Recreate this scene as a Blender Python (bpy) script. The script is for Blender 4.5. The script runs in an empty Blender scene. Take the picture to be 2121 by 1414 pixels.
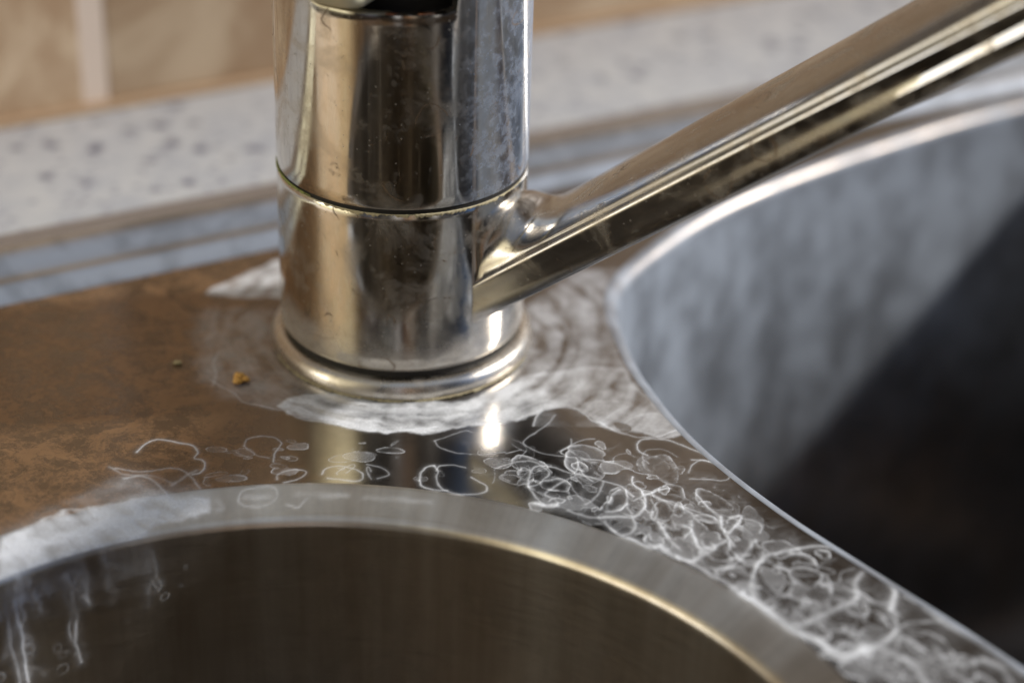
import bpy, math, random
import numpy as np
from mathutils import Matrix, Vector

CM = 0.01
SC = bpy.context.scene
COL = SC.collection
R = math.radians

# ------------------------------------------------------------------ camera
cam_d = bpy.data.cameras.new('camera')
cam = bpy.data.objects.new('camera', cam_d)
COL.objects.link(cam)
_f = Vector((0.0519574, 0.86469597, -0.49960114))
_r = Vector((0.99864688, -0.04388629, 0.02789986))
_u = Vector((-0.00219926, 0.50037473, 0.86580615))
_m = Matrix((( _r.x, _u.x, -_f.x, 0.0), (_r.y, _u.y, -_f.y, -35.164 * CM),
             (_r.z, _u.z, -_f.z, 20.166 * CM), (0, 0, 0, 1)))
cam.matrix_world = _m
cam_d.sensor_width = 36.0
cam_d.lens = 4368.9 / 2121 * 36.0
cam_d.clip_start = 0.01
cam_d.clip_end = 50.0
cam_d.dof.use_dof = True
cam_d.dof.focus_distance = 0.366
cam_d.dof.aperture_fstop = 6.6
SC.camera = cam

# ------------------------------------------------------------------ light
world = bpy.data.worlds.new('World')
SC.world = world
world.use_nodes = True
nt = world.node_tree
nt.nodes.clear()


class NB:
    """tiny node building helper"""
    def __init__(s, tree): s.t = tree
    def n(s, typ, **kw):
        nd = s.t.nodes.new(typ)
        for k, v in kw.items():
            if k.startswith('i_'):
                nd.inputs[k[2:].replace('_', ' ')].default_value = v
            else:
                setattr(nd, k, v)
        return nd
    def l(s, a, b): s.t.links.new(a, b)
    def val(s, sock, x):
        if isinstance(x, (int, float)): sock.default_value = x
        elif isinstance(x, (tuple, list)): sock.default_value = tuple(x) if len(x) == 4 or len(sock.default_value) == 3 else tuple(x) + (1,)
        else: s.l(x, sock)
    def math(s, op, a, b=0.0, c=0.0, clamp=False):
        m = s.n('ShaderNodeMath', operation=op, use_clamp=clamp)
        s.val(m.inputs[0], a); s.val(m.inputs[1], b); s.val(m.inputs[2], c)
        return m.outputs[0]
    def mix(s, f, a, b, blend='MIX'):
        m = s.n('ShaderNodeMix', data_type='RGBA', blend_type=blend)
        s.val(m.inputs[0], f); s.val(m.inputs[6], a); s.val(m.inputs[7], b)
        return m.outputs[2]
    def ramp(s, f, stops, interp='LINEAR'):
        r = s.n('ShaderNodeValToRGB'); cr = r.color_ramp; cr.interpolation = interp
        while len(cr.elements) > len(stops): cr.elements.remove(cr.elements[-1])
        while len(cr.elements) < len(stops): cr.elements.new(0.5)
        for e, (p, c) in zip(cr.elements, stops):
            e.position = p
            e.color = (c, c, c, 1) if isinstance(c, (int, float)) else tuple(c) + (1,)
        s.val(r.inputs[0], f)
        return r.outputs[0]
    def mapr(s, v, a, b, c=0.0, d=1.0, smooth=True):
        m = s.n('ShaderNodeMapRange')
        if smooth: m.interpolation_type = 'SMOOTHSTEP'
        s.val(m.inputs[0], v)
        for i, x in enumerate((a, b, c, d)): m.inputs[i + 1].default_value = x
        return m.outputs[0]
    def noise(s, vec, scale, detail=4.0, rough=0.55, dist=0.0):
        n_ = s.n('ShaderNodeTexNoise')
        n_.inputs['Scale'].default_value = scale; n_.inputs['Detail'].default_value = detail
        n_.inputs['Roughness'].default_value = rough; n_.inputs['Distortion'].default_value = dist
        s.l(vec, n_.inputs['Vector'])
        return n_.outputs['Fac']
    def vor(s, vec, scale, feature='F1', out='Distance', rnd=1.0):
        v = s.n('ShaderNodeTexVoronoi', feature=feature)
        v.inputs['Scale'].default_value = scale; v.inputs['Randomness'].default_value = rnd
        s.l(vec, v.inputs['Vector'])
        return v.outputs[out]
    def coords(s, scale=(100, 100, 100), loc=(0, 0, 0), rot=(0, 0, 0)):
        tc = s.n('ShaderNodeTexCoord'); mp = s.n('ShaderNodeMapping')
        mp.inputs['Scale'].default_value = scale; mp.inputs['Location'].default_value = loc
        mp.inputs['Rotation'].default_value = rot
        s.l(tc.outputs['Object'], mp.inputs['Vector'])
        return mp.outputs['Vector']
    def bump(s, h, strength=0.3, dist=0.001, normal=None):
        b = s.n('ShaderNodeBump'); b.inputs['Strength'].default_value = strength
        b.inputs['Distance'].default_value = dist
        s.l(h, b.inputs['Height'])
        if normal is not None: s.l(normal, b.inputs['Normal'])
        return b.outputs['Normal']


# the room around the sink, seen only as light and in reflections:
# a warm bright window-lit side on the left, a dark room behind the viewer,
# a wide cool window on the right
b = NB(nt)
tc = b.n('ShaderNodeTexCoord')
sep = b.n('ShaderNodeSeparateXYZ')
b.l(tc.outputs['Generated'], sep.inputs[0])
negy = b.math('MULTIPLY', sep.outputs['Y'], -1.0)
az = b.math('ARCTAN2', sep.outputs['X'], negy)          # 0 behind viewer, + to the right
azn = b.math('MULTIPLY_ADD', az, 1 / (2 * math.pi), 0.5)
def A(d): return (d + 180) / 360
ROOM = [(-180, (.34, .30, .26)), (-122, (.40, .37, .34)), (-108, (.09, .07, .055)), (-97, (.09, .07, .055)),
        (-93, (1.2, 1.06, .74)), (-84, (.70, .58, .38)), (-76, (2.6, 2.35, 1.60)), (-50, (2.9, 2.65, 1.85)),
        (-43, (.75, .62, .40)), (-40, (.015, .015, .018)), (-26, (.16, .16, .19)), (-20, (.012, .012, .012)),
        (-8, (.010, .010, .010)), (-4, (1.5, 1.5, 1.6)), (-1, (.02, .017, .014)), (6, (.50, .27, .15)), (9, (.75, .62, .50)),
        (13, (.015, .012, .010)), (24, (.012, .011, .010)), (28, (.85, .82, .82)), (33, (.015, .015, .02)),
        (54, (.05, .07, .12)), (64, (.16, .30, .62)), (80, (.34, .58, 1.15)), (112, (.66, .86, 1.25)),
        (140, (1.25, 1.3, 1.35)), (160, (.45, .44, .43)), (180, (.34, .30, .26))]
bands = b.ramp(azn, [(A(a), c) for a, c in ROOM])
elev = sep.outputs['Z']
up = b.mapr(elev, .62, .95)
wall_l = b.mix(up, bands, (.43, .49, .60, 1))
# shaded wall above the splashback, high behind the sink
bk = b.math('MULTIPLY', b.mapr(b.math('ABSOLUTE', az), R(112), R(138)), b.math('MULTIPLY', b.mapr(elev, .40, .48), b.mapr(elev, .80, .90, 1.0, 0.0)))
wall_l = b.mix(bk, wall_l, (.10, .07, .045, 1))
# bright patch added low on the left, for a highlight along the spout ridge
wa = b.math('MULTIPLY', b.mapr(az, R(-86), R(-82)), b.mapr(az, R(-60), R(-56), 1.0, 0.0))
we = b.math('MULTIPLY', b.mapr(elev, .10, .14), b.mapr(elev, .36, .42, 1.0, 0.0))
wall_l = b.mix(b.math('MULTIPLY', wa, we), wall_l, (5.0, 4.9, 4.6, 1))
low = b.mapr(elev, -0.25, 0.02)
roomc = b.mix(low, (.035, .025, .018, 1), wall_l)
bg = b.n('ShaderNodeBackground'); bg.inputs['Strength'].default_value = 0.76
b.l(roomc, bg.inputs['Color'])
wo = b.n('ShaderNodeOutputWorld'); b.l(bg.outputs[0], wo.inputs['Surface'])

sun_d = bpy.data.lights.new('sun', 'SUN'); sun_d.energy = 5.0; sun_d.angle = R(4.0); sun_d.color = (1.0, .97, .93)
sun = bpy.data.objects.new('sun', sun_d); COL.objects.link(sun)
_el, _d = R(31), Vector((-1.0, -0.16, 0)).normalized()
sd = Vector((_d.x * math.cos(_el), _d.y * math.cos(_el), -math.sin(_el)))
sun.rotation_euler = sd.to_track_quat('-Z', 'Y').to_euler()

SC.view_settings.view_transform = 'Standard'
SC.view_settings.look = 'None'
SC.view_settings.exposure = 0.0
SC.view_settings.gamma = 1.0
SC.view_settings.use_curve_mapping = False
SC.render.engine = 'CYCLES'
SC.cycles.max_bounces = 10
SC.cycles.glossy_bounces = 8

STROKES = [(0.02,0.7,[(2.34,-3.28,0.0),(2.42,-2.91,0.0),(2.6,-2.72,0.0),(2.9,-2.66,0.0),(3.18,-2.74,0.0),(3.34,-2.96,0.0),(3.44,-3.15,0.0),(3.58,-3.2,0.0),(3.76,-3.39,0.0),(3.98,-3.52,0.0),(4.25,-3.66,0.0),(4.54,-3.63,0.0),(4.82,-3.44,0.0),(4.94,-3.39,0.0)]),(0.016,0.35,[(2.58,-2.52,0.0),(2.84,-2.63,0.0),(3.19,-2.55,0.0),(3.58,-2.44,0.0),(3.93,-2.44,0.0),(4.13,-2.49,0.0),(4.15,-2.61,0.0),(3.91,-2.74,0.0),(3.68,-3.02,0.0)]),(0.016,0.35,[(4.01,-3.18,0.0),(4.11,-3.02,0.0),(4.33,-2.88,0.0),(4.62,-2.88,0.0),(4.83,-3.12,0.0),(4.87,-3.28,0.0)]),(0.016,0.45,[(2.76,-2.91,0.0),(2.57,-3.23,0.0),(2.35,-3.55,0.0),(2.19,-3.76,0.0),(2.19,-3.92,0.0),(2.38,-4.12,0.0),(2.57,-4.22,0.0),(2.79,-4.28,0.0),(3.01,-4.33,0.0)]),(0.016,0.6,[(3.0,-3.71,0.0),(2.96,-3.92,0.0),(2.77,-4.12,0.0),(2.88,-4.28,0.0)]),(0.016,0.6,[(2.77,-4.12,0.0),(2.92,-3.97,0.0),(3.19,-3.76,0.0),(3.4,-3.71,0.0)]),(0.022,0.6,[(3.01,-4.33,0.0),(3.05,-4.53,0.0),(3.01,-4.73,0.0),(2.89,-4.88,0.0)]),(0.022,0.6,[(3.05,-4.53,0.0),(3.12,-4.83,0.0),(3.29,-5.08,0.0)]),(0.016,0.7,[(3.09,-4.38,0.0),(3.34,-4.38,0.0),(3.67,-4.48,0.0),(3.88,-4.63,0.0),(4.06,-4.78,0.0),(4.25,-4.83,0.0)]),(0.016,0.4,[(3.67,-4.48,0.0),(3.72,-4.28,0.0),(3.92,-4.18,0.0),(4.08,-4.28,0.0)]),(0.024,0.8,[(4.31,-4.23,0.0),(4.18,-4.12,0.0),(4.16,-3.92,0.0),(4.24,-3.76,0.0),(4.48,-3.71,0.0),(4.76,-3.76,0.0),(5.02,-3.97,0.0),(5.28,-4.18,0.0),(5.44,-4.41,0.0)]),(0.016,0.4,[(4.31,-4.48,0.0),(4.23,-4.33,-0.0),(4.27,-4.12,0.0),(4.44,-4.05,0.0),(4.64,-4.07,0.0),(4.81,-4.28,0.0)]),(0.02,0.7,[(5.62,-4.58,0.0),(5.44,-4.48,0.0),(5.25,-4.38,0.0),(5.05,-4.38,0.0)]),(0.03,1.0,[(3.98,-4.93,0.0),(3.97,-5.13,0.0),(4.09,-5.32,0.0),(4.13,-5.47,0.0),(4.37,-5.33,0.0),(4.59,-5.28,-0.0)]),(0.05,0.6,[(4.13,-5.47,0.0),(4.1,-5.81,0.0),(4.03,-5.99,0.0),(3.88,-6.13,0.0),(3.61,-6.13,-0.0),(3.21,-6.16,0.0),(2.95,-6.04,0.0),(2.77,-5.94,0.0)]),(0.025,0.5,[(1.63,-4.63,0.0),(1.83,-4.5,0.0),(2.09,-4.43,0.0),(2.31,-4.45,0.0),(2.49,-4.73,0.0),(2.5,-4.88,0.0),(2.35,-5.13,0.0),(2.18,-5.22,0.0)]),(0.04,0.6,[(2.18,-5.22,0.0),(2.17,-4.93,0.0),(2.21,-4.73,0.0),(2.36,-4.58,0.0),(2.6,-4.63,0.0),(2.81,-4.78,0.0),(3.03,-4.83,0.0),(3.25,-4.93,0.0),(3.46,-5.05,-0.0),(3.69,-5.18,0.0),(3.82,-5.32,0.0),(3.96,-5.52,0.0)]),(0.04,0.5,[(3.03,-4.83,0.0),(2.8,-5.03,0.0),(2.56,-5.27,0.0),(2.44,-5.47,0.0),(2.57,-5.61,0.0),(2.59,-5.8,0.0),(2.42,-5.85,0.0),(2.29,-5.75,0.0)]),(0.035,0.5,[(2.18,-5.22,0.0),(2.27,-5.56,0.0),(2.37,-5.75,0.0)]),(0.035,0.5,[(3.46,-5.05,-0.0),(3.35,-5.42,0.0),(3.22,-5.61,0.0),(3.08,-5.75,0.0)]),(0.025,0.35,[(2.88,-5.08,0.0),(2.94,-5.37,0.0),(3.05,-5.66,0.0)]),(0.04,0.5,[(3.82,-5.32,0.0),(3.85,-5.57,0.0),(3.77,-5.8,0.0),(3.6,-5.95,0.0),(3.43,-5.99,0.0)]),(0.03,0.7,[(0.29,-5.02,0.0),(0.32,-4.78,0.0),(0.44,-4.6,0.0),(0.56,-4.58,0.0)]),(0.03,0.65,[(0.56,-4.58,0.0),(0.61,-4.78,0.0),(0.58,-4.92,0.0),(0.68,-5.27,0.0),(0.95,-5.44,0.0),(1.25,-5.46,0.0),(1.44,-5.37,0.0),(1.46,-5.22,0.0),(1.34,-5.07,0.0),(1.21,-4.93,0.0)]),(0.03,0.7,[(0.29,-5.02,0.0),(0.36,-5.22,0.0),(0.55,-5.32,0.0),(0.76,-5.32,0.0)]),(0.02,0.5,[(0.57,-4.73,-0.0),(0.67,-4.58,0.0),(0.89,-4.53,0.0),(1.11,-4.63,-0.0)]),(0.016,0.45,[(0.57,-3.76,0.0),(0.79,-3.63,0.0),(1.11,-3.44,0.0),(1.25,-3.5,0.0)]),(0.016,0.45,[(0.57,-3.76,0.0),(0.67,-3.97,0.0),(0.92,-4.15,0.0),(1.12,-4.17,0.0),(1.4,-4.2,0.0),(1.79,-4.12,0.0)]),(0.016,0.35,[(2.06,-4.33,0.0),(2.18,-4.12,0.0)]),(0.016,0.4,[(1.79,-4.17,0.0),(2.1,-4.07,0.0)]),(0.05,0.6,[(3.86,-6.09,0.0),(3.89,-6.32,0.0),(3.81,-6.55,0.0),(3.65,-6.64,0.0)]),(0.05,0.6,[(3.38,-6.27,0.0),(3.45,-6.46,0.0),(3.64,-6.69,0.0),(3.84,-6.78,0.0),(3.99,-6.96,0.0),(4.13,-7.05,0.0),(4.25,-6.96,0.0)]),(0.035,0.45,[(4.27,-6.28,0.0),(4.39,-6.64,0.0),(4.53,-7.01,0.0)]),(0.05,0.5,[(4.8,-6.28,0.0),(4.84,-6.69,0.0),(4.88,-7.01,0.0),(5.12,-6.96,0.0)]),(0.03,0.5,[(4.23,-5.61,0.0),(4.3,-5.95,0.0),(4.22,-6.23,0.0),(4.18,-6.09,0.0),(4.27,-5.76,0.0)]),(0.03,0.5,[(4.34,-5.62,0.0),(4.6,-5.71,0.0),(4.84,-6.0,0.0),(5.08,-6.23,0.0),(5.38,-6.37,0.0)]),(0.025,0.45,[(5.01,-5.47,0.0),(5.13,-5.81,0.0),(5.28,-6.14,0.0)]),(0.06,0.6,[(4.25,-6.96,0.0),(4.35,-7.23,0.0),(4.55,-7.36,0.0),(4.75,-7.41,0.0),(4.93,-7.19,0.0),(5.13,-7.05,0.0)]),(0.09,0.9,[(2.24,-5.75,0.0),(2.42,-5.8,0.0),(2.59,-5.78,0.0)]),(0.04,0.5,[(4.1,-5.41,0.0),(4.32,-5.52,0.0),(4.55,-5.75,0.0),(4.85,-5.92,0.0),(5.17,-6.14,0.0),(5.34,-6.3,0.0)]),(0.04,0.5,[(4.12,-5.58,0.0),(4.1,-5.8,0.0),(3.94,-6.08,0.0),(3.85,-6.08,0.0)]),(0.035,0.5,[(5.0,-5.41,0.0),(5.15,-5.81,0.0),(5.33,-6.14,0.0)]),(0.02,0.6,[(4.95,-4.78,0.0),(5.04,-4.54,0.0),(5.22,-4.39,-0.0),(5.5,-4.51,-0.0),(5.64,-4.72,0.0),(5.64,-4.95,0.0),(5.5,-5.04,0.0),(5.25,-4.98,0.0),(4.96,-4.98,0.0)]),(0.06,0.9,[(5.33,-6.14,0.0),(5.32,-6.46,0.0),(5.43,-6.57,0.0),(5.63,-6.25,0.0),(5.68,-6.08,0.0),(5.48,-6.14,0.0)]),(0.025,0.6,[(5.67,-6.14,0.0),(5.91,-6.25,0.0),(6.01,-6.41,0.0),(5.96,-6.58,0.0)]),(0.06,0.55,[(4.84,-6.25,0.0),(4.82,-6.57,0.0),(4.87,-6.94,0.0),(4.89,-7.1,0.0),(4.81,-7.31,0.0),(4.67,-7.41,0.0)]),(0.05,0.55,[(4.89,-7.1,0.0),(5.12,-7.0,0.0),(5.33,-6.84,0.0),(5.39,-6.63,0.0)]),(0.04,0.35,[(4.27,-6.3,0.0),(4.4,-6.78,0.0),(4.58,-7.1,0.0)]),(0.09,0.65,[(3.73,-6.73,0.0),(3.96,-6.89,0.0),(4.1,-6.99,0.0),(4.26,-6.94,0.0),(4.39,-7.18,0.0),(4.67,-7.39,0.0),(4.86,-7.59,0.0),(4.99,-7.82,0.0),(5.18,-7.95,0.0),(5.38,-8.3,0.0)]),(0.14,0.85,[(5.38,-8.3,0.0),(5.63,-8.59,0.0),(5.87,-8.98,0.0),(6.07,-9.24,0.0),(6.39,-9.43,0.0),(6.57,-9.71,0.0),(6.72,-9.85,0.0),(6.96,-9.8,0.0),(7.09,-9.71,0.0)]),(0.06,0.5,[(5.05,-7.82,0.0),(5.29,-7.57,0.0),(5.5,-7.36,0.0),(5.7,-7.05,0.0),(5.86,-6.79,0.0)]),(0.06,0.7,[(5.62,-7.82,0.0),(5.77,-7.47,0.0),(5.99,-7.21,0.0),(6.31,-7.11,0.0),(6.68,-6.98,0.0),(6.98,-7.01,0.0),(7.26,-7.17,0.0),(7.49,-7.43,0.0),(7.71,-7.74,0.0),(7.89,-8.04,0.0)]),(0.11,0.9,[(7.89,-8.04,0.0),(7.87,-8.29,0.0),(7.71,-8.68,0.0)]),(0.09,0.55,[(7.71,-8.68,0.0),(7.75,-8.92,0.0),(7.64,-9.3,0.0),(7.39,-9.53,0.0),(7.06,-9.71,0.0)]),(0.1,0.5,[(7.44,-7.73,0.0),(7.27,-7.99,0.0),(7.23,-8.33,0.0),(7.08,-8.53,0.0),(6.8,-8.72,0.0),(6.46,-8.96,0.0),(6.15,-9.1,0.0)]),(0.08,0.45,[(5.62,-7.82,0.0),(5.58,-8.12,0.0),(5.63,-8.42,0.0),(5.79,-8.71,0.0),(6.01,-9.0,0.0)]),(0.06,0.4,[(7.22,-8.38,0.0),(7.44,-8.48,0.0),(7.71,-8.53,0.0)]),(0.06,0.45,[(7.64,-9.3,0.0),(7.92,-9.07,0.0),(8.17,-9.02,0.0),(8.48,-8.97,0.0),(8.3,-8.68,0.0),(8.02,-8.34,0.0)]),(0.11,0.55,[(7.06,-9.71,0.0),(7.36,-9.67,-0.0),(7.61,-9.85,0.0),(7.79,-10.13,0.0),(7.85,-10.4,0.0),(7.87,-10.57,0.0)]),(0.14,0.6,[(8.3,-8.68,0.0),(8.52,-9.07,0.0),(8.76,-9.31,0.0),(8.99,-9.59,0.0),(9.16,-9.82,0.0),(9.45,-10.32,0.0)]),(0.1,0.4,[(8.21,-9.68,0.0),(8.32,-9.95,0.0),(8.58,-10.09,0.0),(8.9,-9.96,0.0)]),(0.1,0.5,[(8.9,-9.96,0.0),(9.13,-10.18,0.0),(9.19,-10.53,0.0)]),(0.02,0.3,[(6.8,-7.73,0.0),(6.72,-7.63,0.0),(6.88,-7.42,0.0),(7.11,-7.32,0.0)]),(0.02,0.4,[(7.03,-7.93,0.0),(7.14,-7.68,0.0),(7.34,-7.61,0.0)]),(0.03,0.8,[(-4.62,-4.13,0.0),(-4.42,-3.8,0.0),(-4.21,-3.73,0.0),(-3.92,-3.83,0.0),(-3.66,-3.93,0.0),(-3.54,-4.13,0.0),(-3.59,-4.32,0.0),(-3.44,-4.39,-0.0),(-3.39,-4.58,0.0),(-3.45,-4.77,0.0),(-3.58,-4.84,0.0)]),(0.02,0.6,[(-2.77,-3.93,0.0),(-2.71,-3.7,0.0),(-2.5,-3.6,0.0),(-2.25,-3.67,0.0),(-2.13,-3.87,0.0),(-2.22,-4.13,0.0),(-2.24,-4.45,0.0)]),(0.02,0.5,[(-2.77,-3.93,0.0),(-2.57,-4.19,0.0),(-2.32,-4.33,0.0)]),(0.025,0.45,[(-2.14,-5.0,0.0),(-2.11,-4.84,0.0),(-1.91,-4.68,0.0),(-1.66,-4.74,0.0),(-1.79,-4.97,0.0),(-2.03,-5.09,0.0)]),(0.03,0.5,[(-1.38,-4.84,0.0),(-1.31,-4.65,0.0),(-1.07,-4.59,0.0),(-0.71,-4.78,-0.0),(-0.74,-5.03,0.0),(-1.27,-4.97,0.0)]),(0.025,0.45,[(-0.61,-4.52,0.0),(-0.36,-4.62,0.0),(-0.22,-4.84,0.0),(-0.43,-4.97,-0.0)]),(0.03,0.5,[(-4.93,-4.64,0.0),(-4.42,-4.77,0.0),(-3.91,-4.64,0.0),(-3.61,-4.9,0.0),(-3.4,-5.27,-0.0)]),(0.04,0.35,[(-5.04,-4.58,-0.0),(-4.76,-4.83,0.0),(-4.27,-4.9,0.0),(-3.91,-5.09,0.0)]),(0.06,0.5,[(-3.9,-5.15,0.0),(-3.71,-4.9,0.0),(-3.52,-4.71,0.0)]),(0.02,0.45,[(-3.46,-1.93,0.0),(-3.42,-1.49,0.0),(-3.5,-1.12,0.0),(-3.44,-0.66,0.0)]),(0.018,0.6,[(-3.51,-1.71,0.0),(-3.35,-1.89,0.0),(-3.11,-2.11,0.0),(-2.86,-2.46,0.0),(-2.6,-2.57,0.0),(-2.3,-2.71,0.0),(-2.04,-2.78,0.0)]),(0.03,0.7,[(-2.07,-2.81,0.0),(-1.77,-3.06,0.0),(-1.33,-3.19,0.0),(-0.96,-3.33,0.0),(-0.74,-3.42,0.0),(-0.23,-3.48,0.0),(0.06,-3.42,0.0),(0.58,-3.33,0.0)]),(0.3,0.55,[(-6.51,-6.89,-0.1),(-5.91,-6.54,-0.11),(-5.29,-6.12,-0.08),(-4.79,-5.78,-0.03),(-4.34,-5.52,0.0),(-3.94,-5.48,-0.02)]),(0.16,1.0,[(-6.5,-7.01,-0.14),(-5.74,-6.59,-0.16),(-5.12,-6.21,-0.14),(-4.57,-5.98,-0.14),(-4.12,-5.81,-0.13)]),(0.12,0.95,[(-3.86,-5.67,-0.11),(-3.66,-5.59,-0.1),(-3.39,-5.51,-0.09)]),(0.3,0.35,[(-4.73,-5.15,0.0),(-4.38,-5.21,0.0),(-4.07,-5.5,-0.01)]),(0.05,0.6,[(-4.75,-4.96,0.0),(-4.48,-4.9,0.0),(-4.18,-5.09,0.0),(-3.94,-5.48,-0.02),(-3.98,-5.76,-0.13)]),(0.1,0.4,[(-3.12,-5.49,-0.1),(-3.01,-5.6,-0.15),(-3.11,-5.65,-0.16)]),(0.12,0.35,[(-2.64,-5.39,-0.09),(-2.47,-5.4,-0.1),(-2.26,-5.38,-0.1)]),(0.025,0.4,[(-2.77,-5.47,-0.12),(-2.72,-5.28,-0.04),(-2.44,-5.19,-0.02),(-2.2,-5.22,-0.04),(-2.14,-5.37,-0.1),(-2.29,-5.53,-0.16),(-2.63,-5.56,-0.16),(-2.77,-5.47,-0.12)]),(0.12,0.3,[(-1.78,-5.33,-0.09),(-1.4,-5.35,-0.1),(-0.91,-5.34,-0.09)]),(0.03,0.35,[(-1.95,-5.52,-0.17),(-1.74,-5.56,-0.19),(-1.6,-5.4,-0.12)]),(0.1,0.25,[(-0.63,-5.38,-0.1),(-0.22,-5.44,-0.1),(0.48,-5.57,-0.1)]),(0.1,0.45,[(-5.41,-6.64,-0.25),(-5.15,-6.77,-0.2),(-5.23,-6.81,-0.37)]),(0.12,0.4,[(-4.7,-6.57,-0.1),(-4.43,-6.45,-0.26),(-4.26,-6.39,-0.14)]),(0.05,0.6,[(-4.59,-6.52,-0.34),(-4.59,-6.52,-0.63),(-4.66,-6.55,-0.94)]),(0.06,0.65,[(-4.34,-6.42,-0.37),(-4.33,-6.42,-0.79),(-4.29,-6.4,-1.22),(-4.24,-6.39,-1.61)]),(0.05,0.5,[(-4.81,-6.61,-0.98),(-4.74,-6.58,-1.17),(-4.82,-6.61,-1.4)]),(0.09,0.35,[(-5.2,-6.79,-0.84),(-5.01,-6.7,-0.87),(-5.18,-6.78,-1.06)]),(0.07,0.3,[(-5.35,-6.87,-0.33),(-5.33,-6.86,-0.54),(-5.47,-6.94,-0.81)]),(0.06,0.5,[(-5.98,-7.24,-0.26),(-6.04,-7.28,-0.64),(-6.16,-7.36,-0.99),(-6.27,-7.44,-1.31),(-6.34,-7.49,-1.48)]),(0.06,0.55,[(-6.14,-7.34,-1.51),(-6.04,-7.28,-1.81),(-6.11,-7.32,-1.9),(-6.37,-7.51,-1.76),(-6.48,-7.6,-1.77)]),(0.07,0.45,[(-6.34,-7.49,-1.44),(-6.44,-7.56,-1.63),(-6.48,-7.6,-1.77)]),(0.08,0.4,[(-6.27,-7.44,-2.03),(-6.04,-7.28,-2.28),(-5.96,-7.23,-2.41)]),(0.05,0.7,[(-6.02,-7.27,-0.81),(-6.0,-7.26,-0.95)]),(0.04,0.6,[(-5.9,-7.19,-1.13),(-5.86,-7.16,-1.21)]),(0.02,0.5,[(-4.76,-6.59,-1.52),(-4.54,-6.5,-1.68),(-4.32,-6.42,-1.87)]),(0.03,0.6,[(-4.46,-6.47,-1.3),(-4.43,-6.46,-1.35)]),(0.03,0.5,[(-5.3,-6.84,-2.08),(-5.28,-6.84,-2.12)]),(0.03,0.5,[(-5.28,-6.83,-2.3),(-5.27,-6.83,-2.35)]),(0.03,0.4,[(-4.62,-6.53,-1.81),(-4.6,-6.52,-1.87)]),(0.02,0.4,[(-4.01,-6.31,-1.23),(-3.99,-6.3,-1.27)]),(0.02,0.4,[(-4.06,-6.33,-2.62),(-4.05,-6.32,-2.66)]),(0.1,0.45,[(-6.47,-7.19,-0.21),(-6.06,-7.29,-0.14),(-5.7,-7.07,-0.1),(-5.42,-6.91,-0.09)]),(0.04,0.35,[(-3.34,-6.13,-0.41),(-3.22,-6.1,-0.49),(-3.09,-6.07,-0.43)])]
FILMS = [(0.82,[(-2.29,-2.52),(-2.01,-2.93),(-1.58,-3.12),(-1.14,-3.25),(-0.62,-3.46),(-0.11,-3.48),(0.32,-3.46),(0.92,-3.31),(1.53,-3.19),(2.05,-3.12),(2.41,-2.92),(2.6,-2.76),(3.21,-2.73),(3.53,-3.18),(4.03,-3.46),(4.53,-3.65),(4.89,-3.49),(4.85,-3.25),(4.41,-2.17),(4.14,-1.21),(3.32,-1.22),(2.4,-1.57),(1.47,-2.26),(0.59,-2.56),(-0.29,-2.46),(-1.17,-2.09),(-1.7,-2.18)]),(0.34,[(-3.79,0.97),(-3.94,0.03),(-3.77,-0.7),(-3.8,-1.32),(-3.62,-1.76),(-3.38,-1.93),(-3.18,-2.27),(-2.74,-2.4),(-2.24,-2.68),(-1.69,-2.43),(-1.17,-2.09),(-2.09,-1.23),(-2.51,-0.15),(-2.56,0.79)]),(0.5,[(2.02,-1.92),(3.21,-2.76),(4.0,-2.76),(4.48,-2.42),(4.1,-0.67),(4.01,1.02),(4.49,2.64),(3.6,2.63),(2.43,1.01),(2.44,-0.68)]),(0.62,[(-3.88,1.52),(-3.5,2.16),(-3.05,2.58),(-2.3,3.11),(-2.22,1.41)]),(0.8,[(-6.54,-6.7),(-5.63,-5.95),(-4.32,-5.55),(-3.32,-5.4),(-3.26,-5.69),(-3.96,-6.02),(-5.21,-6.8),(-6.4,-7.54)]),(0.08,[(2.14,-4.81),(3.46,-5.11),(4.2,-4.36),(5.4,-4.97),(6.88,-7.11),(8.15,-8.68),(9.37,-10.6),(7.6,-10.58),(6.63,-9.88),(5.35,-8.38),(4.02,-6.96),(2.34,-5.84)]),(0.25,[(-6.53,-6.72),(-5.59,-5.67),(-4.79,-4.95),(-4.12,-5.09),(-3.37,-5.35),(-4.3,-5.8),(-5.42,-6.42),(-6.48,-7.16)])]  # limescale films; the wedge left behind the tap also paints in a sun patch


# ------------------------------------------------------------------ helpers
TH = R(25.5)
E1 = np.array([math.cos(TH), math.sin(TH)]); E2 = np.array([-math.sin(TH), math.cos(TH)])
BC = np.array([-1.534, -14.095]); RB = 9.0; RI = 8.4       # round bowl: centre, outer and inner radius


def sn(s, n): return E1 * s + E2 * n


def make(name, verts, faces, mat, parent=None, sharp=35, kind=None):
    me = bpy.data.meshes.new(name)
    v = np.asarray(verts, dtype=np.float64) * CM
    me.from_pydata(v.tolist(), [], faces if isinstance(faces, list) else faces.tolist())
    me.update()
    me.polygons.foreach_set('use_smooth', [True] * len(me.polygons))
    if sharp: me.set_sharp_from_angle(angle=R(sharp))
    me.materials.append(mat)
    o = bpy.data.objects.new(name, me); COL.objects.link(o)
    if parent is not None: o.parent = parent
    if kind: o['kind'] = kind
    return o


def thing(name, label, cat, loc=(0, 0, 0), group=None):
    o = bpy.data.objects.new(name, None); COL.objects.link(o)
    o.empty_display_size = 0.01
    o['label'] = label; o['category'] = cat
    if group: o['group'] = group
    return o


def tag(o, label, cat):
    o['label'] = label; o['category'] = cat
    return o


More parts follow.
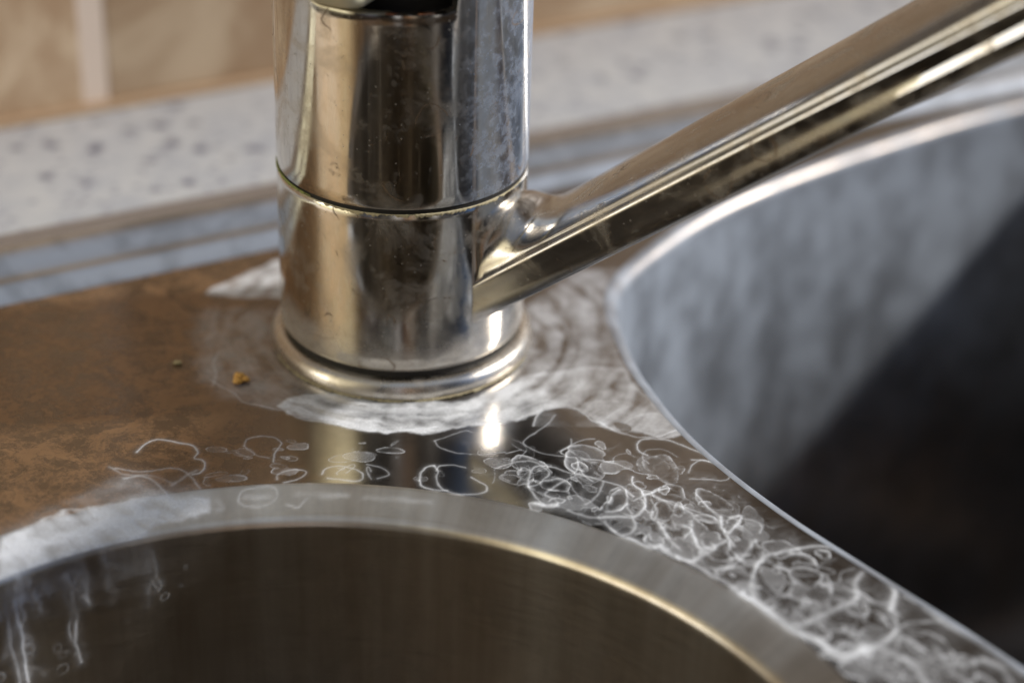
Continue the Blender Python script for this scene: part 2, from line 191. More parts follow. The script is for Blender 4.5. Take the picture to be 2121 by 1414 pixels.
def loft(rings, closed=True):
    """rings: array (m, k, 3) -> verts, quads"""
    rings = np.asarray(rings, float); m, k = rings.shape[:2]
    v = rings.reshape(-1, 3)
    i = np.arange(m - 1)[:, None]; j = np.arange(k if closed else k - 1)[None, :]
    j2 = (j + 1) % k
    f = np.stack([i * k + j, i * k + j2, (i + 1) * k + j2, (i + 1) * k + j], -1).reshape(-1, 4)
    return v, f


def lathe(profile, seg=256, c=(0, 0)):
    a = np.linspace(0, 2 * np.pi, seg, endpoint=False)
    pr = np.asarray(profile, float)
    rr = np.stack([c[0] + pr[:, :1] * np.cos(a), c[1] + pr[:, :1] * np.sin(a), pr[:, 1:] + 0 * a], -1)
    return loft(rr)


def fillet(pts, r, n=6):
    """round the inner corners of a 2-D polyline"""
    pts = [np.array(q, float) for q in pts]; out = [pts[0]]
    for a, p, c in zip(pts, pts[1:], pts[2:]):
        u = (a - p); w = (c - p); lu, lw = np.linalg.norm(u), np.linalg.norm(w)
        rr = min(r, lu * .48, lw * .48)
        A_, C_ = p + u / lu * rr, p + w / lw * rr
        for t in np.linspace(0, 1, n): out.append((1 - t) ** 2 * A_ + 2 * t * (1 - t) * p + t * t * C_)
    out.append(pts[-1]); return out


def vnoise(x, y, seed=0):
    xi = np.floor(x).astype(np.int64); yi = np.floor(y).astype(np.int64)
    fx = x - xi; fy = y - yi; fx = fx * fx * (3 - 2 * fx); fy = fy * fy * (3 - 2 * fy)
    def h(a, b_):
        n_ = (a * 374761393 + b_ * 668265263 + seed * 974634777) & 0x7fffffff
        n_ = ((n_ ^ (n_ >> 13)) * 1274126177) & 0x7fffffff
        return ((n_ ^ (n_ >> 16)) & 0xffff) / 65535.0
    return (h(xi, yi) * (1 - fx) + h(xi + 1, yi) * fx) * (1 - fy) + (h(xi, yi + 1) * (1 - fx) + h(xi + 1, yi + 1) * fx) * fy


def fbm(x, y, seed=0, o=4):
    s = 0; a = .5
    for k in range(o): s = s + a * vnoise(x * 2 ** k, y * 2 ** k, seed + k); a *= .5
    return s / (1 - .5 ** o)


def smooth_line(pts, sub=6):
    P = np.asarray(pts, float)
    if len(P) < 3: return P
    Q = np.vstack([2 * P[0] - P[1], P, 2 * P[-1] - P[-2]]); out = []
    for i in range(1, len(Q) - 2):
        t = np.linspace(0, 1, sub, endpoint=False)[:, None]
        a, b_, c, d = Q[i - 1], Q[i], Q[i + 1], Q[i + 2]
        out.append(.5 * (2 * b_ + (c - a) * t + (2 * a - 5 * b_ + 4 * c - d) * t ** 2 + (3 * b_ - a - 3 * c + d) * t ** 3))
    out.append(P[-1:]); return np.vstack(out)


# extra small droplet rings scattered over the land between the two sinks
rng = np.random.default_rng(7)
LOOPS = []
def add_loop(c, rx, ry, w, i, arc=2 * math.pi):
    a0 = rng.uniform(0, 2 * math.pi); a = np.linspace(a0, a0 + arc, 14)
    rot = rng.uniform(0, math.pi); wob = 1 + .16 * np.sin(a * 2 + rng.uniform(0, 6)) + .10 * np.sin(a * 3 + rng.uniform(0, 6))
    x = rx * np.cos(a) * wob; y = ry * np.sin(a) * wob
    LOOPS.append((w, i, [(c[0] + x_ * math.cos(rot) - y_ * math.sin(rot), c[1] + x_ * math.sin(rot) + y_ * math.cos(rot), 0) for x_, y_ in zip(x, y)]))
DROPS = []
BO0 = np.array([sn(*q) for q in ((4.55, -.02), (4.0, -.85), (3.56, -2.03), (3.27, -3.0), (3.07, -4.15), (2.96, -5.2), (2.95, -6.2), (3.02, -7.3), (3.17, -8.5), (3.37, -9.55), (3.58, -10.6), (3.83, -11.85), (4.12, -13.6))])
for k in range(230):
    t = rng.uniform(0, 1) ** .85
    c0 = np.array([2.5, -4.1]); c1 = np.array([8.4, -11.0])
    c = c0 + (c1 - c0) * t + np.array([.78, .62]) * rng.normal(0, .55) * (.65 + .8 * (1 - t))
    dr = c - BC; lr = np.hypot(*dr)
    if lr < RB + .12: c = BC + dr / lr * (RB + .12 + abs(rng.normal(0, .9)))
    rx = .045 + .50 * rng.uniform(0, 1) ** 2.0; rx = min(rx, .8 * (np.hypot(*(c - BC)) - RB) + .05)
    if (np.hypot(*(BO0 - c).T)).min() < rx * .6 + .08: continue
    ry = rx * rng.uniform(.45, .95)
    rot = rng.normal(-.9, .6); a = np.linspace(0, 2 * math.pi, 30, endpoint=False)
    wob = 1 + .13 * np.sin(a * 2 + rng.uniform(0, 6)) + .10 * np.sin(a * 3 + rng.uniform(0, 6)) + .05 * np.sin(a * 5 + rng.uniform(0, 6))
    x = rx * np.cos(a) * wob; y = ry * np.sin(a) * wob
    DROPS.append((rng.uniform(0, 1) ** 2 * .20, rng.uniform(.2, .75), rng.uniform(.010, .022) + rx * .03,
                  np.column_stack([c[0] + x * math.cos(rot) - y * math.sin(rot), c[1] + x * math.sin(rot) + y * math.cos(rot)])))
for k in range(26):
    c = np.array([rng.uniform(-3.4, 2.4), rng.uniform(-5.0, -3.7)]); rx = rng.uniform(.05, .28); ry = rx * rng.uniform(.4, .7)
    a = np.linspace(0, 2 * math.pi, 30, endpoint=False); wob = 1 + .12 * np.sin(a * 2 + rng.uniform(0, 6)) + .08 * np.sin(a * 3 + rng.uniform(0, 6))
    DROPS.append((rng.uniform(.0, .12), rng.uniform(.12, .45), rng.uniform(.010, .018), np.column_stack([c[0] + rx * np.cos(a) * wob, c[1] + ry * np.sin(a) * wob])))
DROPS.sort(key=lambda q: -np.ptp(q[3][:, 0]) + rng.uniform(-.15, .15))
for k in range(24):
    c = np.array([rng.uniform(-3.4, 2.6), rng.uniform(-5.2, -3.6)])
    add_loop(c, rng.uniform(.03, .22), rng.uniform(.02, .1), rng.uniform(.01, .02), rng.uniform(.1, .4), rng.uniform(2.5, 6.3))

# runs and dried drops hanging from the left edge of the round bowl
for k in range(30):
    a = R(rng.uniform(106, 138)); z0 = -.30 - rng.uniform(0, .5) * (k % 2); ln = rng.uniform(.2, 2.6) * rng.uniform(.3, 1)
    pts = []
    for t in np.linspace(0, 1, 7):
        aa = a + rng.normal(0, .0035); pts.append((BC[0] + 8.2 * math.cos(aa), BC[1] + 8.2 * math.sin(aa), z0 - ln * t))
    LOOPS.append((rng.uniform(.02, .06), rng.uniform(.6, 1.0), pts))
    c = pts[-1]
    for q in range(3):
        aa = a + rng.normal(0, .03); zc = z0 - ln * rng.uniform(.5, 1.3); rd = rng.uniform(.02, .11)
        LOOPS.append((rng.uniform(.012, .03), rng.uniform(.15, .5), [(BC[0] + 8.2 * math.cos(aa + rd / 8.2 * math.cos(u)), BC[1] + 8.2 * math.sin(aa + rd / 8.2 * math.cos(u)), zc + rd * math.sin(u)) for u in np.linspace(0, 6.28, 12)]))


def pip(x, y, poly):
    inside = np.zeros(len(x), bool); n_ = len(poly)
    for i in range(n_):
        x1, y1 = poly[i]; x2, y2 = poly[(i + 1) % n_]
        if y1 == y2: continue
        c = ((y1 > y) != (y2 > y)) & (x < (x2 - x1) * (y - y1) / (y2 - y1) + x1)
        inside ^= c
    return inside


def poly_dist(x, y, poly):
    d = np.full(len(x), 1e9); n_ = len(poly)
    for i in range(n_):
        a = np.array(poly[i]); v = np.array(poly[(i + 1) % n_]) - a; L = max(v @ v, 1e-12)
        t = np.clip(((x - a[0]) * v[0] + (y - a[1]) * v[1]) / L, 0, 1)
        d = np.minimum(d, np.hypot(x - a[0] - t * v[0], y - a[1] - t * v[1]))
    return d


def lime(P):
    """limescale thickness 0..1 for points (cm)"""
    x, y, z = P[:, 0], P[:, 1], P[:, 2]
    wx = x + .08 * (fbm(x * 2.3, y * 2.3, 11) - .5) + .02 * (fbm(x * 11, y * 11, 12, 2) - .5)
    wy = y + .08 * (fbm(x * 2.3, y * 2.3, 21) - .5) + .02 * (fbm(x * 11, y * 11, 22, 2) - .5)
    wx = wx + np.where(z < -.3, .16 * (fbm(z * 3.0, x * 2.0, 51) - .5), 0)
    out = np.zeros(len(x))
    deckish = z > -.3
    r = np.hypot(x, y); ang = np.arctan2(y, x)
    streak = fbm(ang * 2.2 + fbm(x, y, 35) * 1.2, r * 6.0 + fbm(x * 1.1, y * 1.1, 36) * 3.0, 31, 5)
    mott = fbm(x * 3.1 + z * 2.3, y * 3.1 + z * 3.7, 41, 5)
    for inten, poly in FILMS:
        pa = np.array(poly); lo, hi = pa.min(0) - .4, pa.max(0) + .4
        m = deckish & (x > lo[0]) & (x < hi[0]) & (y > lo[1]) & (y < hi[1])
        if not m.any(): continue
        idx = np.nonzero(m)[0]
        qx = wx[idx] + .38 * (fbm(x[idx] * 1.7, y[idx] * 1.7, 81, 6) - .5); qy = wy[idx] + .38 * (fbm(x[idx] * 1.7, y[idx] * 1.7, 91, 6) - .5)
        ins = pip(qx, qy, poly); d = poly_dist(qx, qy, poly)
        sd = np.where(ins, d, -d)
        soft = .12 if inten > .6 else .5
        wgt = np.clip(sd / soft + .5, 0, 1); wgt = wgt * wgt * (3 - 2 * wgt)
        tex = (.15 + 1.1 * (streak[idx] - .28) + 1.1 * (mott[idx] - .40)) if inten < .6 else (.02 + 1.25 * streak[idx] + 1.1 * (mott[idx] - .40)) * np.clip(1.15 - .16 * np.maximum(x[idx] - .6, 0), .35, 1.15)
        tex = np.clip(tex, 0, 1.3)
        edge = np.exp(-(sd / .045) ** 2) * (.25 if inten > .6 else .10)
        out[idx] = np.maximum(out[idx], inten * np.clip(wgt * tex + edge * (sd > -.08), 0, 1.1))
    jx = x + .05 * (fbm(x * 5, y * 5, 14, 3) - .5); jy = y + .05 * (fbm(x * 5, y * 5, 24, 3) - .5)
    for fill, rim, w, pa in DROPS:
        lo, hi = pa.min(0) - .12, pa.max(0) + .12
        idx = np.nonzero(deckish & (jx > lo[0]) & (jx < hi[0]) & (jy > lo[1]) & (jy < hi[1]))[0]
        if not len(idx): continue
        poly = [tuple(q_) for q_ in pa]; ins = pip(jx[idx], jy[idx], poly); d = poly_dist(jx[idx], jy[idx], poly)
        sd = np.where(ins, d, -d); old = out[idx]
        inside = np.clip(sd / .01, 0, 1)
        part = np.clip(3.6 * fbm(x[idx] * 5.5, y[idx] * 5.5, 141, 3) - .95, .30, 1.2)
        # crisp outer tide line that fades inwards over a translucent film
        edge = np.where(sd > 0, np.exp(-sd / (w * 1.6)), np.exp(-(sd / (w * .45)) ** 2))
        new = old * (1 - inside * .75) + inside * fill * (.5 + mott[idx])
        out[idx] = np.clip(np.maximum(new, rim * part * edge), 0, 1)
    for w, inten, pts in STROKES + LOOPS:
        L = smooth_line(pts); reach = w * 3 + .03
        lo, hi = L.min(0) - reach, L.max(0) + reach
        m = (wx > lo[0]) & (wx < hi[0]) & (wy > lo[1]) & (wy < hi[1]) & (z > lo[2] - .35) & (z < hi[2] + .35)
        idx = np.nonzero(m)[0]
        if not len(idx): continue
        px, py, pz = wx[idx], wy[idx], z[idx]
        zs = .5 if L[:, 2].min() < -.3 else .0
        d2 = np.full(len(idx), 1e9)
        for a, b_ in zip(L[:-1], L[1:]):
            v = b_ - a; vv = v[0] ** 2 + v[1] ** 2 + (v[2] ** 2 if zs else 0) + 1e-12
            t = np.clip(((px - a[0]) * v[0] + (py - a[1]) * v[1] + ((pz - a[2]) * v[2] if zs else 0)) / vv, 0, 1)
            dd = (px - a[0] - t * v[0]) ** 2 + (py - a[1] - t * v[1]) ** 2
            if zs: dd = dd + (pz - a[2] - t * v[2]) ** 2
            d2 = np.minimum(d2, dd)
        dist = np.sqrt(d2)
        line = np.exp(-(dist / (w * .42 + .006)) ** 2) + .16 * np.exp(-(dist / (w * 1.7 + .01)) ** 2)
        vary = (.15 + 1.4 * mott[idx] ** 1.3) * (1 - inten ** 2) + inten ** 2
        if len(pts) > 10 and zs == 0 and w < .025:
            line = line + .22 * pip(px, py, [(a_[0], a_[1]) for a_ in L]) * np.clip(2.2 * mott[idx] - .55, 0, 1)
        out[idx] = np.maximum(out[idx], 0) + np.clip(.72 * inten * vary * line, 0, 1) * (1 - .55 * out[idx])
    return np.clip(out, 0, 1)


STRIP = [(1.2, -4.6), (2.2, -4.3), (3.1, -3.9), (4.3, -4.2), (5.5, -5.0), (6.4, -6.3), (7.6, -8.0), (9.4, -10.6), (12, -14), (9, -14), (7.3, -11.2), (5.9, -8.6), (4.7, -7.3), (3.6, -6.5), (2.2, -5.6)]
def lace(P):
    x, y = P[:, 0], P[:, 1]
    out = np.zeros(len(x)); m = (x > .5) & (P[:, 2] > -.3); i = np.nonzero(m)[0]
    wx = x[i] + .5 * (fbm(x[i] * 1.3, y[i] * 1.3, 61) - .5); wy = y[i] + .5 * (fbm(x[i] * 1.3, y[i] * 1.3, 71) - .5)
    ins = pip(wx, wy, STRIP); d = poly_dist(wx, wy, STRIP); sd = np.where(ins, d, -d)
    out[i] = np.clip(sd / .3 + .5, 0, 1) * (np.hypot(x[i] - BC[0], y[i] - BC[1]) > RB - .03)
    return out


def add_attr(o, P, name='lime'):
    at = o.data.attributes.new('lace', 'FLOAT', 'POINT')
    at.data.foreach_set('value', lace(P).astype(np.float32))
    at = o.data.attributes.new(name, 'FLOAT', 'POINT')
    at.data.foreach_set('value', lime(P).astype(np.float32))


# ------------------------------------------------------------------ materials
def new_mat(name):
    m = bpy.data.materials.new(name); m.use_nodes = True; m.node_tree.nodes.clear()
    b_ = NB(m.node_tree); out = b_.n('ShaderNodeOutputMaterial'); return m, b_, out


def principled(b_, **kw):
    p = b_.n('ShaderNodeBsdfPrincipled')
    for k, v in kw.items(): b_.val(p.inputs[k.replace('_', ' ')], v)
    return p


def steel_mat(name, brush_rot=0.0, lime_on=True, brown=False, base=(.50, .48, .46), rough=.26, radial=False, blotch=.5, film=False):
    m, b_, out = new_mat(name)
    v = b_.coords()
    # brushing: very stretched noise
    if radial:
        g = b_.n('ShaderNodeSeparateXYZ'); vv = b_.coords(loc=(-BC[0], -BC[1], 0)); b_.l(vv, g.inputs[0])
        ang = b_.math('ARCTAN2', g.outputs['Y'], g.outputs['X'])
        cmb = b_.n('ShaderNodeCombineXYZ'); cmc = b_.n('ShaderNodeCombineXYZ')
        b_.l(b_.math('MULTIPLY', ang, 8.4 * 9), cmb.inputs[0]); b_.l(b_.math('MULTIPLY', g.outputs['Z'], .7), cmb.inputs[1])
        b_.l(b_.math('MULTIPLY', ang, 8.4 * .5), cmc.inputs[0]); b_.l(b_.math('MULTIPLY', g.outputs['Z'], 9.0), cmc.inputs[1])
        mvv = b_.n('ShaderNodeMix', data_type='VECTOR')
        b_.l(b_.math('GREATER_THAN', g.outputs['Z'], -.26), mvv.inputs[0]); b_.l(cmc.outputs[0], mvv.inputs[4]); b_.l(cmb.outputs[0], mvv.inputs[5])
        bv = mvv.outputs[1]
        cm2 = b_.n('ShaderNodeCombineXYZ'); b_.l(b_.math('MULTIPLY', ang, 6.5), cm2.inputs[0]); b_.l(b_.math('MULTIPLY', g.outputs['Z'], .05), cm2.inputs[1])
        runs = b_.mapr(b_.noise(cm2.outputs[0], .8, 4, .6), .30, .70)
    else:
        mp = b_.n('ShaderNodeMapping'); b_.l(v, mp.inputs[0])
        mp.inputs['Rotation'].default_value = (0, 0, brush_rot); mp.inputs['Scale'].default_value = (1.0, 22, 22)
        bv = mp.outputs[0]
    brush = b_.noise(bv, 2.0, 3, .6)
    mott = b_.noise(v, .9, 5, .6, .4)
    fine = b_.noise(v, 6.0, 6, .65)
    rgh = b_.math('ADD', b_.math('MULTIPLY_ADD', brush, .14, rough - .10), b_.math('MULTIPLY', mott, .10))
    dirt = b_.math('MULTIPLY', b_.mapr(mott, .42, .66), blotch)
    colr = b_.mix(dirt, tuple(base) + (1,), tuple(c * .62 for c in base) + (1,))
    colr = b_.mix(b_.math('MULTIPLY', brush, .35), colr, tuple(min(1, c * 1.2) for c in base) + (1,))
    if radial: colr = b_.mix(runs, b_.mix(1.0, colr, (.62, .56, .50, 1), 'MULTIPLY'), colr)
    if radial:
        # the side below the viewer is painted dark and streaked, to shape the chrome's reflection
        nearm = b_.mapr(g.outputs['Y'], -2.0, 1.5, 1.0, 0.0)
        bright_runs = b_.mapr(b_.noise(cm2.outputs[0], 2.6, 3, .6), .56, .62)
        colr = b_.mix(b_.math('MULTIPLY', nearm, b_.math('SUBTRACT', 1.0, bright_runs)), colr, (.17, .15, .125, 1))
    metal = principled(b_, Base_Color=colr, Metallic=1.0, Roughness=rgh)
    hgt = b_.math('ADD', b_.math('MULTIPLY', brush, .5), b_.math('MULTIPLY', fine, .35))
    bn = b_.bump(hgt, .10 if radial else .22, .00006)
    b_.l(bn, metal.inputs['Normal'])
    sh = metal.outputs[0]
    if brown:
        # tan mineral crust drying on the drainer side, with cracked darker islands
        sp = b_.n('ShaderNodeSeparateXYZ'); b_.l(v, sp.inputs[0])
        xw = b_.math('ADD', sp.outputs['X'], b_.math('MULTIPLY', mott, 2.4))
        reg = b_.mapr(xw, .6, -3.6, 0.0, 1.0)
        w1 = b_.noise(v, 1.0, 9, .66, 1.3); w2 = b_.noise(v, 2.6, 8, .62, .8)
        w3 = b_.noise(v, 9.0, 6, .7, .6)
        isl = b_.mapr(b_.math('ADD', b_.math('MULTIPLY', w1, .45), b_.math('ADD', b_.math('MULTIPLY', w2, .30), b_.math('MULTIPLY', w3, .25))), .435, .555)
        cr = b_.vor(v, 1.2, 'DISTANCE_TO_EDGE')
        line = b_.mapr(b_.math('ABSOLUTE', b_.math('SUBTRACT', w1, .52)), .002, .009, 1.0, 0.0)
        tan = b_.mix(w2, (.52, .32, .17, 1), (.25, .14, .065, 1))
        crust = principled(b_, Base_Color=tan, Roughness=.36, Metallic=.6)
        b_.l(b_.bump(isl, .35, .0001), crust.inputs['Normal'])
        dark = principled(b_, Base_Color=(.17, .105, .055, 1), Roughness=.25, Metallic=.75)
        mx0 = b_.n('ShaderNodeMixShader'); b_.l(b_.math('MULTIPLY', reg, .62), mx0.inputs[0]); b_.l(sh, mx0.inputs[1]); b_.l(dark.outputs[0], mx0.inputs[2])
        mx1 = b_.n('ShaderNodeMixShader'); b_.l(b_.math('MULTIPLY', b_.math('MULTIPLY', reg, isl), .60), mx1.inputs[0])
        b_.l(mx0.outputs[0], mx1.inputs[1]); b_.l(crust.outputs[0], mx1.inputs[2])
        ln = principled(b_, Base_Color=(.05, .03, .018, 1), Roughness=.5)
        mx2 = b_.n('ShaderNodeMixShader'); b_.l(b_.math('MULTIPLY', b_.math('MULTIPLY', reg, line), .55), mx2.inputs[0])
        b_.l(mx1.outputs[0], mx2.inputs[1]); b_.l(ln.outputs[0], mx2.inputs[2])
        sh = mx2.outputs[0]
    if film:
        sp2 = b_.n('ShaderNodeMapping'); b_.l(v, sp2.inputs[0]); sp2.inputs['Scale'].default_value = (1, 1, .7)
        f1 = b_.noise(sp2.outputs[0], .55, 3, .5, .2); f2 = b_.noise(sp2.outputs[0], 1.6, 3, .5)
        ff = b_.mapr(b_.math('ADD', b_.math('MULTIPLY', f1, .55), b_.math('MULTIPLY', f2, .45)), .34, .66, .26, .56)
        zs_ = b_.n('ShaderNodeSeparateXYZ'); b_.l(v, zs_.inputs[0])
        ff = b_.math('MULTIPLY', ff, b_.mapr(b_.math('ADD', zs_.outputs['Z'], b_.math('MULTIPLY', f1, 3.0)), -9.0, .5, .15, 1.0))  # film thins with depth, painting in the basin's darker shade
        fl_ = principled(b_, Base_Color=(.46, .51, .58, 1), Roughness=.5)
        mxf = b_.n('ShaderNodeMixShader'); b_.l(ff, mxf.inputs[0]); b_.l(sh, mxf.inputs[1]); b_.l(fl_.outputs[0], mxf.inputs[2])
        sh = mxf.outputs[0]
    if lime_on:
        at = b_.n('ShaderNodeAttribute', attribute_name='lime')
        L = at.outputs['Fac']
        lc = b_.n('ShaderNodeAttribute', attribute_name='lace').outputs['Fac']
        nz = b_.n('ShaderNodeTexNoise'); nz.inputs['Scale'].default_value = 1.6; nz.inputs['Detail'].default_value = 4; b_.l(v, nz.inputs['Vector'])
        mv = b_.n('ShaderNodeMix', data_type='VECTOR'); mv.inputs[0].default_value = .42
        b_.l(v, mv.inputs[4]); b_.l(nz.outputs['Color'], mv.inputs[5]); mv = mv.outputs[1]
        e1 = b_.mapr(b_.vor(mv, 2.6, 'DISTANCE_TO_EDGE'), .0, .09, 1.0, 0.0)
        e2 = b_.mapr(b_.vor(mv, 5.6, 'DISTANCE_TO_EDGE'), .0, .10, 1.0, 0.0)
        dd = b_.vor(mv, 4.0, 'F1'); rg_ = b_.mapr(b_.math('ABSOLUTE', b_.math('SUBTRACT', dd, .36)), .0, .06, 1.0, 0.0)
        pk = b_.mapr(b_.noise(v, 1.7, 3, .5), .42, .62); pk2 = b_.mapr(b_.noise(v, 2.3, 3, .5, .2), .50, .64)
        web = b_.math('ADD', b_.math('MULTIPLY', b_.math('MULTIPLY', e1, pk), .06), b_.math('MULTIPLY', b_.math('MULTIPLY', e2, pk2), .05))
        web = b_.math('ADD', web, b_.math('MULTIPLY', b_.math('MULTIPLY', rg_, pk2), .10))
        web = b_.math('ADD', web, b_.math('MULTIPLY', b_.mapr(b_.noise(mv, 2.0, 6, .65), .50, .80), .10))
        L = b_.math('ADD', L, b_.math('MULTIPLY', web, lc))
        gr = b_.noise(v, 26.0, 4, .7); gr2 = b_.noise(v, 4.0, 8, .7, .5)
        fac = b_.math('MULTIPLY', L, b_.math('MULTIPLY_ADD', gr2, .8, .60))
        fac = b_.math('MULTIPLY', fac, b_.math('MULTIPLY_ADD', gr, .7, .62), clamp=True)
        scale_ = principled(b_, Base_Color=b_.mix(gr, (.56, .58, .61, 1), (.86, .86, .87, 1)), Roughness=.55)
        scale_.inputs['Specular IOR Level'].default_value = .35
        b_.l(b_.bump(b_.math('MULTIPLY', L, b_.math('MULTIPLY_ADD', gr, .5, .75)), .8, .00025), scale_.inputs['Normal'])
        mx = b_.n('ShaderNodeMixShader'); b_.l(fac, mx.inputs[0]); b_.l(sh, mx.inputs[1]); b_.l(scale_.outputs[0], mx.inputs[2])
        sh = mx.outputs[0]
    b_.l(sh, out.inputs[0])
    return m


def chrome_mat(name, stain=.5, warm=(.72, .69, .63), rough=.05, seedloc=(0, 0, 0), splash_sheen_right=False, zfog=None):
    """worn chrome: hairline scratches, dried drop outlines, cloudy limescale, tan tarnish"""
    m, b_, out = new_mat(name)
    v = b_.coords(loc=seedloc)
    cl = b_.noise(v, 1.1, 7, .62, .6); sp = b_.noise(v, 5.0, 6, .65, .3); gr = b_.noise(v, 22, 5, .7)
    mp = b_.n('ShaderNodeMapping'); b_.l(v, mp.inputs[0]); mp.inputs['Scale'].default_value = (5, 5, 45)
    mp.inputs['Rotation'].default_value = (.12, .05, 0)
    hair = b_.noise(mp.outputs[0], 1.0, 3, .7)
    w = b_.n('ShaderNodeTexNoise'); w.inputs['Scale'].default_value = 1.4; b_.l(v, w.inputs['Vector'])
    mixv = b_.n('ShaderNodeMix', data_type='VECTOR'); mixv.inputs[0].default_value = .32
    b_.l(v, mixv.inputs[4]); b_.l(w.outputs['Color'], mixv.inputs[5])
    drops = b_.vor(mixv.outputs[1], 1.5, 'F1')
    ring = b_.mapr(b_.math('ABSOLUTE', b_.math('SUBTRACT', drops, .30)), .006, .026, 1.0, 0.0)
    ringm = b_.math('MULTIPLY', ring, b_.mapr(cl, .50, .58))
    scr = b_.vor(mixv.outputs[1], 2.6, 'DISTANCE_TO_EDGE')
    scl = b_.math('MULTIPLY', b_.mapr(scr, .0, .012, 1.0, 0.0), b_.mapr(sp, .5, .62))
    fog = b_.math('MULTIPLY', b_.mapr(cl, .50, .68), stain)
    dt = b_.vor(v, 9.0, 'F1'); dcol = b_.vor(v, 9.0, 'F1', 'Color'); ds = b_.n('ShaderNodeSeparateColor'); b_.l(dcol, ds.inputs[0])
    dots = b_.math('MULTIPLY', b_.mapr(dt, .10, .20, 1.0, 0.0), b_.mapr(ds.outputs[0], .72, .76))
    fog = b_.math('MAXIMUM', fog, b_.math('MULTIPLY', dots, .55))
    blt = b_.mapr(b_.math('ADD', b_.math('MULTIPLY', sp, .5), b_.math('MULTIPLY', cl, .5)), .52, .57)
    fog = b_.math('MAXIMUM', fog, b_.math('MULTIPLY', blt, .17))
    g = b_.n('ShaderNodeSeparateXYZ'); b_.l(v, g.inputs[0])
    if splash_sheen_right:
        # dried splashes on the window side, tinted to paint in its blue reflection
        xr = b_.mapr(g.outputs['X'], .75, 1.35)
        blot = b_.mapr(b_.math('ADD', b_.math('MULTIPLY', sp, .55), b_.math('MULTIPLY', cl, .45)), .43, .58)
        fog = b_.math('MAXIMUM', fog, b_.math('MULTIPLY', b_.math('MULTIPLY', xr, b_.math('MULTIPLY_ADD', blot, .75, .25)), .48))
        fog = b_.math('MAXIMUM', fog, b_.math('MULTIPLY', b_.mapr(b_.math('ADD', g.outputs['X'], cl), 2.2, 2.75), .5))  # extra film on the far right edge, for its white highlight
        # fine wiping scratches
        m2 = b_.n('ShaderNodeMapping'); b_.l(v, m2.inputs[0]); m2.inputs['Rotation'].default_value = (.5, .35, .2); m2.inputs['Scale'].default_value = (3, 3, 70)
        m3 = b_.n('ShaderNodeMapping'); b_.l(v, m3.inputs[0]); m3.inputs['Rotation'].default_value = (-.7, -.5, .4); m3.inputs['Scale'].default_value = (3, 3, 60)
        sc1 = b_.mapr(b_.noise(m2.outputs[0], 1.0, 3, .7), .60, .68); sc2 = b_.mapr(b_.noise(m3.outputs[0], 1.0, 3, .7), .60, .68)
        sc_ = b_.math('MULTIPLY', b_.math('MAXIMUM', sc1, sc2), b_.math('MULTIPLY', b_.mapr(g.outputs['X'], .2, 1.6), .30))
        fog = b_.math('MAXIMUM', fog, sc_)
    if zfog:
        zf = b_.mapr(b_.math('ADD', g.outputs['Z'], b_.math('MULTIPLY', cl, -.9)), zfog[0], zfog[1], 0.0, 1.0)
        fog = b_.math('MAXIMUM', fog, b_.math('MULTIPLY', zf, .55))
    fog = b_.math('MULTIPLY', fog, b_.math('MULTIPLY_ADD', gr, .9, .5), clamp=True)
    rg = b_.math('ADD', b_.math('MULTIPLY_ADD', hair, .12, rough - .03), b_.math('MULTIPLY', b_.mapr(cl, .35, .7), .14))
    basec = b_.mix(b_.math('MULTIPLY', b_.mapr(cl, .4, .62), .35), tuple(warm) + (1,), (.52, .42, .28, 1))
    metal = principled(b_, Base_Color=basec, Metallic=1.0, Roughness=rg)
    h = b_.math('ADD', b_.math('MULTIPLY', hair, .35), b_.math('MULTIPLY', gr, .25))
    b_.l(b_.bump(h, .16, .00004), metal.inputs['Normal'])
    fcol = b_.mix(sp, (.26, .22, .17, 1), (.46, .44, .42, 1))
    if splash_sheen_right: fcol = b_.mix(b_.mapr(g.outputs['X'], .7, 1.3), fcol, b_.mix(sp, (.12, .19, .33, 1), (.40, .44, .50, 1)))  # blue film colour stands in for the cool reflection on this side
    film = principled(b_, Base_Color=fcol, Roughness=.5, Metallic=.1)
    mx = b_.n('ShaderNodeMixShader'); b_.l(fog, mx.inputs[0]); b_.l(metal.outputs[0], mx.inputs[1]); b_.l(film.outputs[0], mx.inputs[2])
    dk = principled(b_, Base_Color=(.13, .085, .05, 1), Roughness=.5)
    mx2 = b_.n('ShaderNodeMixShader'); b_.l(b_.math('MULTIPLY', b_.math('MAXIMUM', ringm, scl), .7), mx2.inputs[0])
    b_.l(mx.outputs[0], mx2.inputs[1]); b_.l(dk.outputs[0], mx2.inputs[2])
    b_.l(mx2.outputs[0], out.inputs[0])
    return m


def plain(name, c, rough=.5, metallic=0.0, var=.3, scale=8.0):
    m, b_, out = new_mat(name); v = b_.coords()
    n_ = b_.noise(v, scale, 6, .65)
    colr = b_.mix(n_, tuple(x * (1 - var) for x in c) + (1,), tuple(min(1, x * (1 + var)) for x in c) + (1,))
    p = principled(b_, Base_Color=colr, Roughness=rough, Metallic=metallic)
    b_.l(b_.bump(n_, .4, .0002), p.inputs['Normal'])
    b_.l(p.outputs[0], out.inputs[0]); return m


